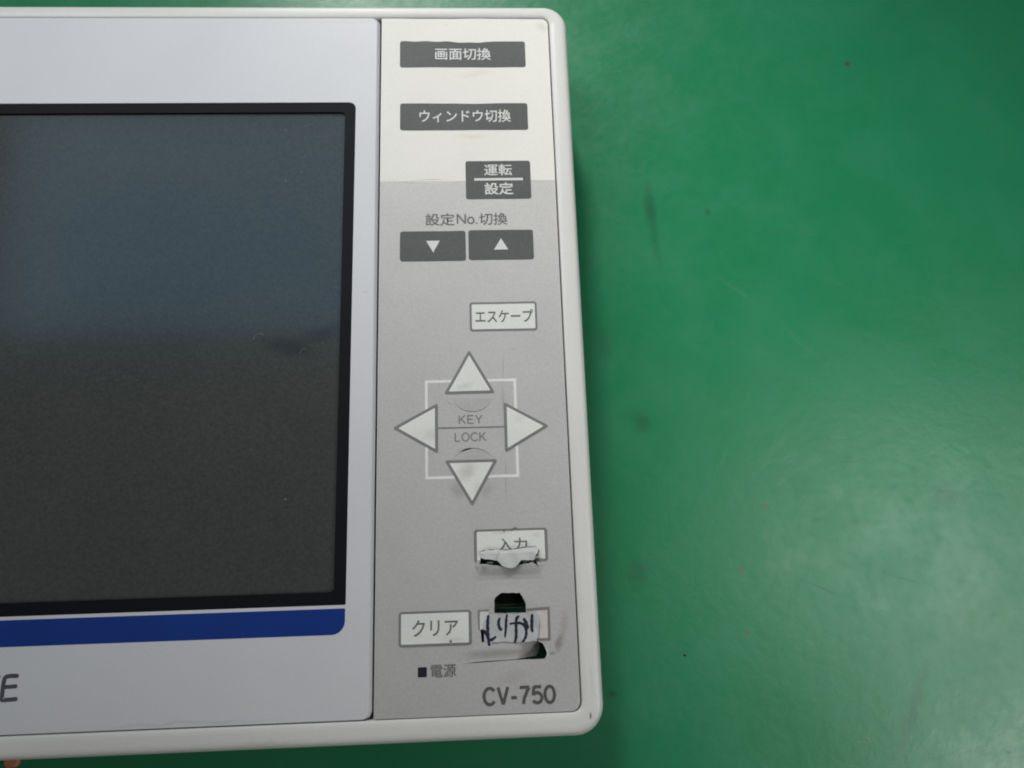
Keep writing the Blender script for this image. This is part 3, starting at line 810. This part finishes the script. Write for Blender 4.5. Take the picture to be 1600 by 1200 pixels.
for k, wd in (('pen1', .66), ('pen1b', .58), ('pen2', .56), ('pen3', .48), ('pen4', .56), ('pen4b', .5), ('pen5', .66), ('pen6', .6)):
    pens.append(ribbon(D[k], wd, .35))
V, F = [], []
for i, p in enumerate(pens):
    v, f = sheet_geo(p, (), .3, stick_z, .29 + .008 * i, .02); b = len(V)
    V += v; F += [tuple(j + b for j in q) for q in f]
part_label(add_obj('handwriting', V, F, M_PEN, k9), 'blue-black marker handwriting on the sticker')

# film lip under the broken key, sagging into the hole at its right end
SAG = D['sag'][:8] + [(9.62, -19.7), (9.82, -20.6), (9.54, -21.59), (9.05, -22.13), (6.57, -22.15), (3.27, -22.21), (-.26, -22.3), (-2.62, -22.4), (-4.72, -22.57), (-5.52, -21.16)]
def sag_z(x, y):
    e = ss(-18.9, -20.4, y)
    left = ss(-5.5, -2.0, x)
    return film_z(x, y) * (1 - left) - .30 * left * ss(-20.2, -22.3, y) - 2.9 * ss(4.5, 10.2, x) * (.25 + .75 * e) + .12 * left * math.exp(-((y + 20.3) / .8) ** 2)
sg = sheet('sagging_lip', SAG, M_GREY, film, lift=0.0, thick=.2, zf=sag_z, grid=.4, smooth=False)
# pale torn thickness of the film at the right end of the gap
sheet('torn_edge', [(10.72, -20.46), (11.0, -21.14), (10.94, -21.64), (10.8, -21.9), (11.02, -21.85), (11.2, -21.3), (11.15, -20.9), (10.9, -20.4)], M_TORN, film, lift=.05, thick=.15)

# power lamp and its caption, type lettering
x0, y0, x1, y1 = led_box
lw = sheet('power_lamp', rrect(x0, y0, x1, y1, .2, 4), M_LED, monitor, lift=.03, thick=.05)
lettering('電源', D['box_pw'], M_GREYINK, film, .012, lift=.03)
stroke_lettering('CV-750', D['box_cv'], .19, .2, M_DARKINK, film)

# dust on the screen
V, F = [], []
def fleck(x, y, r, z):
    n = 6; b = len(V); ph = random.random() * 6
    V.append((x, y, z + r * .35))
    el = .5 + random.random() * .5
    for i in range(n):
        a = ph + i * math.tau / n; q = r * (.6 + .6 * random.random())
        V.append((x + q * math.cos(a), y + q * el * math.sin(a), z))
    for i in range(n): F.append((b, b + 1 + i, b + 1 + (i + 1) % n))
zs = FRONT - .345
for i in range(150):
    x = random.uniform(-110, -29); y = random.uniform(-8, 90)
    fleck(x, y, random.choice((.04, .05, .05, .06, .08)), zs)
for x, y, r in ((-36.6, 87.9, .16), (-41, 87, .12), (-36.9, 80.5, .1), (-40.5, 75, .13), (-37.3, 77, .1), (-36, 88.3, .1), (-38, 8.2, .16), (-45, 18, .1)):
    fleck(x, y, r, zs)
dust = add_obj('dust_specks', V, F, M_DUST, screen); dust['kind'] = 'stuff'
hair = ribbon([(-45.6, 40.1), (-45.2, 41.0), (-44.2, 41.3), (-43.6, 40.9)], .06)
sheet('lint', hair, M_DUST, screen, zf=flat_z, lift=-.29, thick=.04)
sheet('lint', ribbon([(-36.2, 37.0), (-35.9, 37.8), (-35.2, 38.0)], .05), M_DUST, screen, zf=flat_z, lift=-.29, thick=.04)

# ------------------------------------------------------------------ loose bits on the bench
V, F = [], []
for k in ('b_sp1', 'b_sp2', 'b_sp3', 'b_sp4', 'b_sp5'):
    x, y = D[k][0]; fleck(x, y, .32, 0.02)
for i in range(90):
    fleck(random.uniform(24, 150), random.uniform(-60, 140), random.choice((.05, .07, .09)), .02)
for i in range(26):
    fleck(random.gauss(88, 7), random.gauss(-49, 4), random.choice((.08, .12, .16)), .02)
o = add_obj('pale_crumbs', V, F, M_DUST); o['kind'] = 'stuff'; o['label'] = 'pale crumbs scattered over the green bench'
V, F = [], []
fleck(*D['b_blackdot'][0], .38, .02)
for i in range(14): fleck(random.uniform(24, 150), random.uniform(-60, 140), random.choice((.05, .08, .1)), .02)
o = add_obj('dark_crumbs', V, F, M_CRUMB_DARK); o['kind'] = 'stuff'; o['label'] = 'dark crumbs scattered over the green bench'

# orange tag that just peeks out under the lower left of the monitor
loops = []
for inset, z in ((0, .02), (0, .7), (.25, 1.0)):
    loops.append([(x + D['b_orange'][0][0], y + D['b_orange'][0][1], z) for x, y in rrect(-1.5 + inset, -.1 + inset, 1.5 - inset, 9 - inset, .9, 4)])
v, f = loft(loops, True, True)
o = add_obj('plastic_tag', v, f, M_ORANGE)
o['label'] = 'orange plastic tag peeking out under the lower left monitor edge'; o['category'] = 'tag'
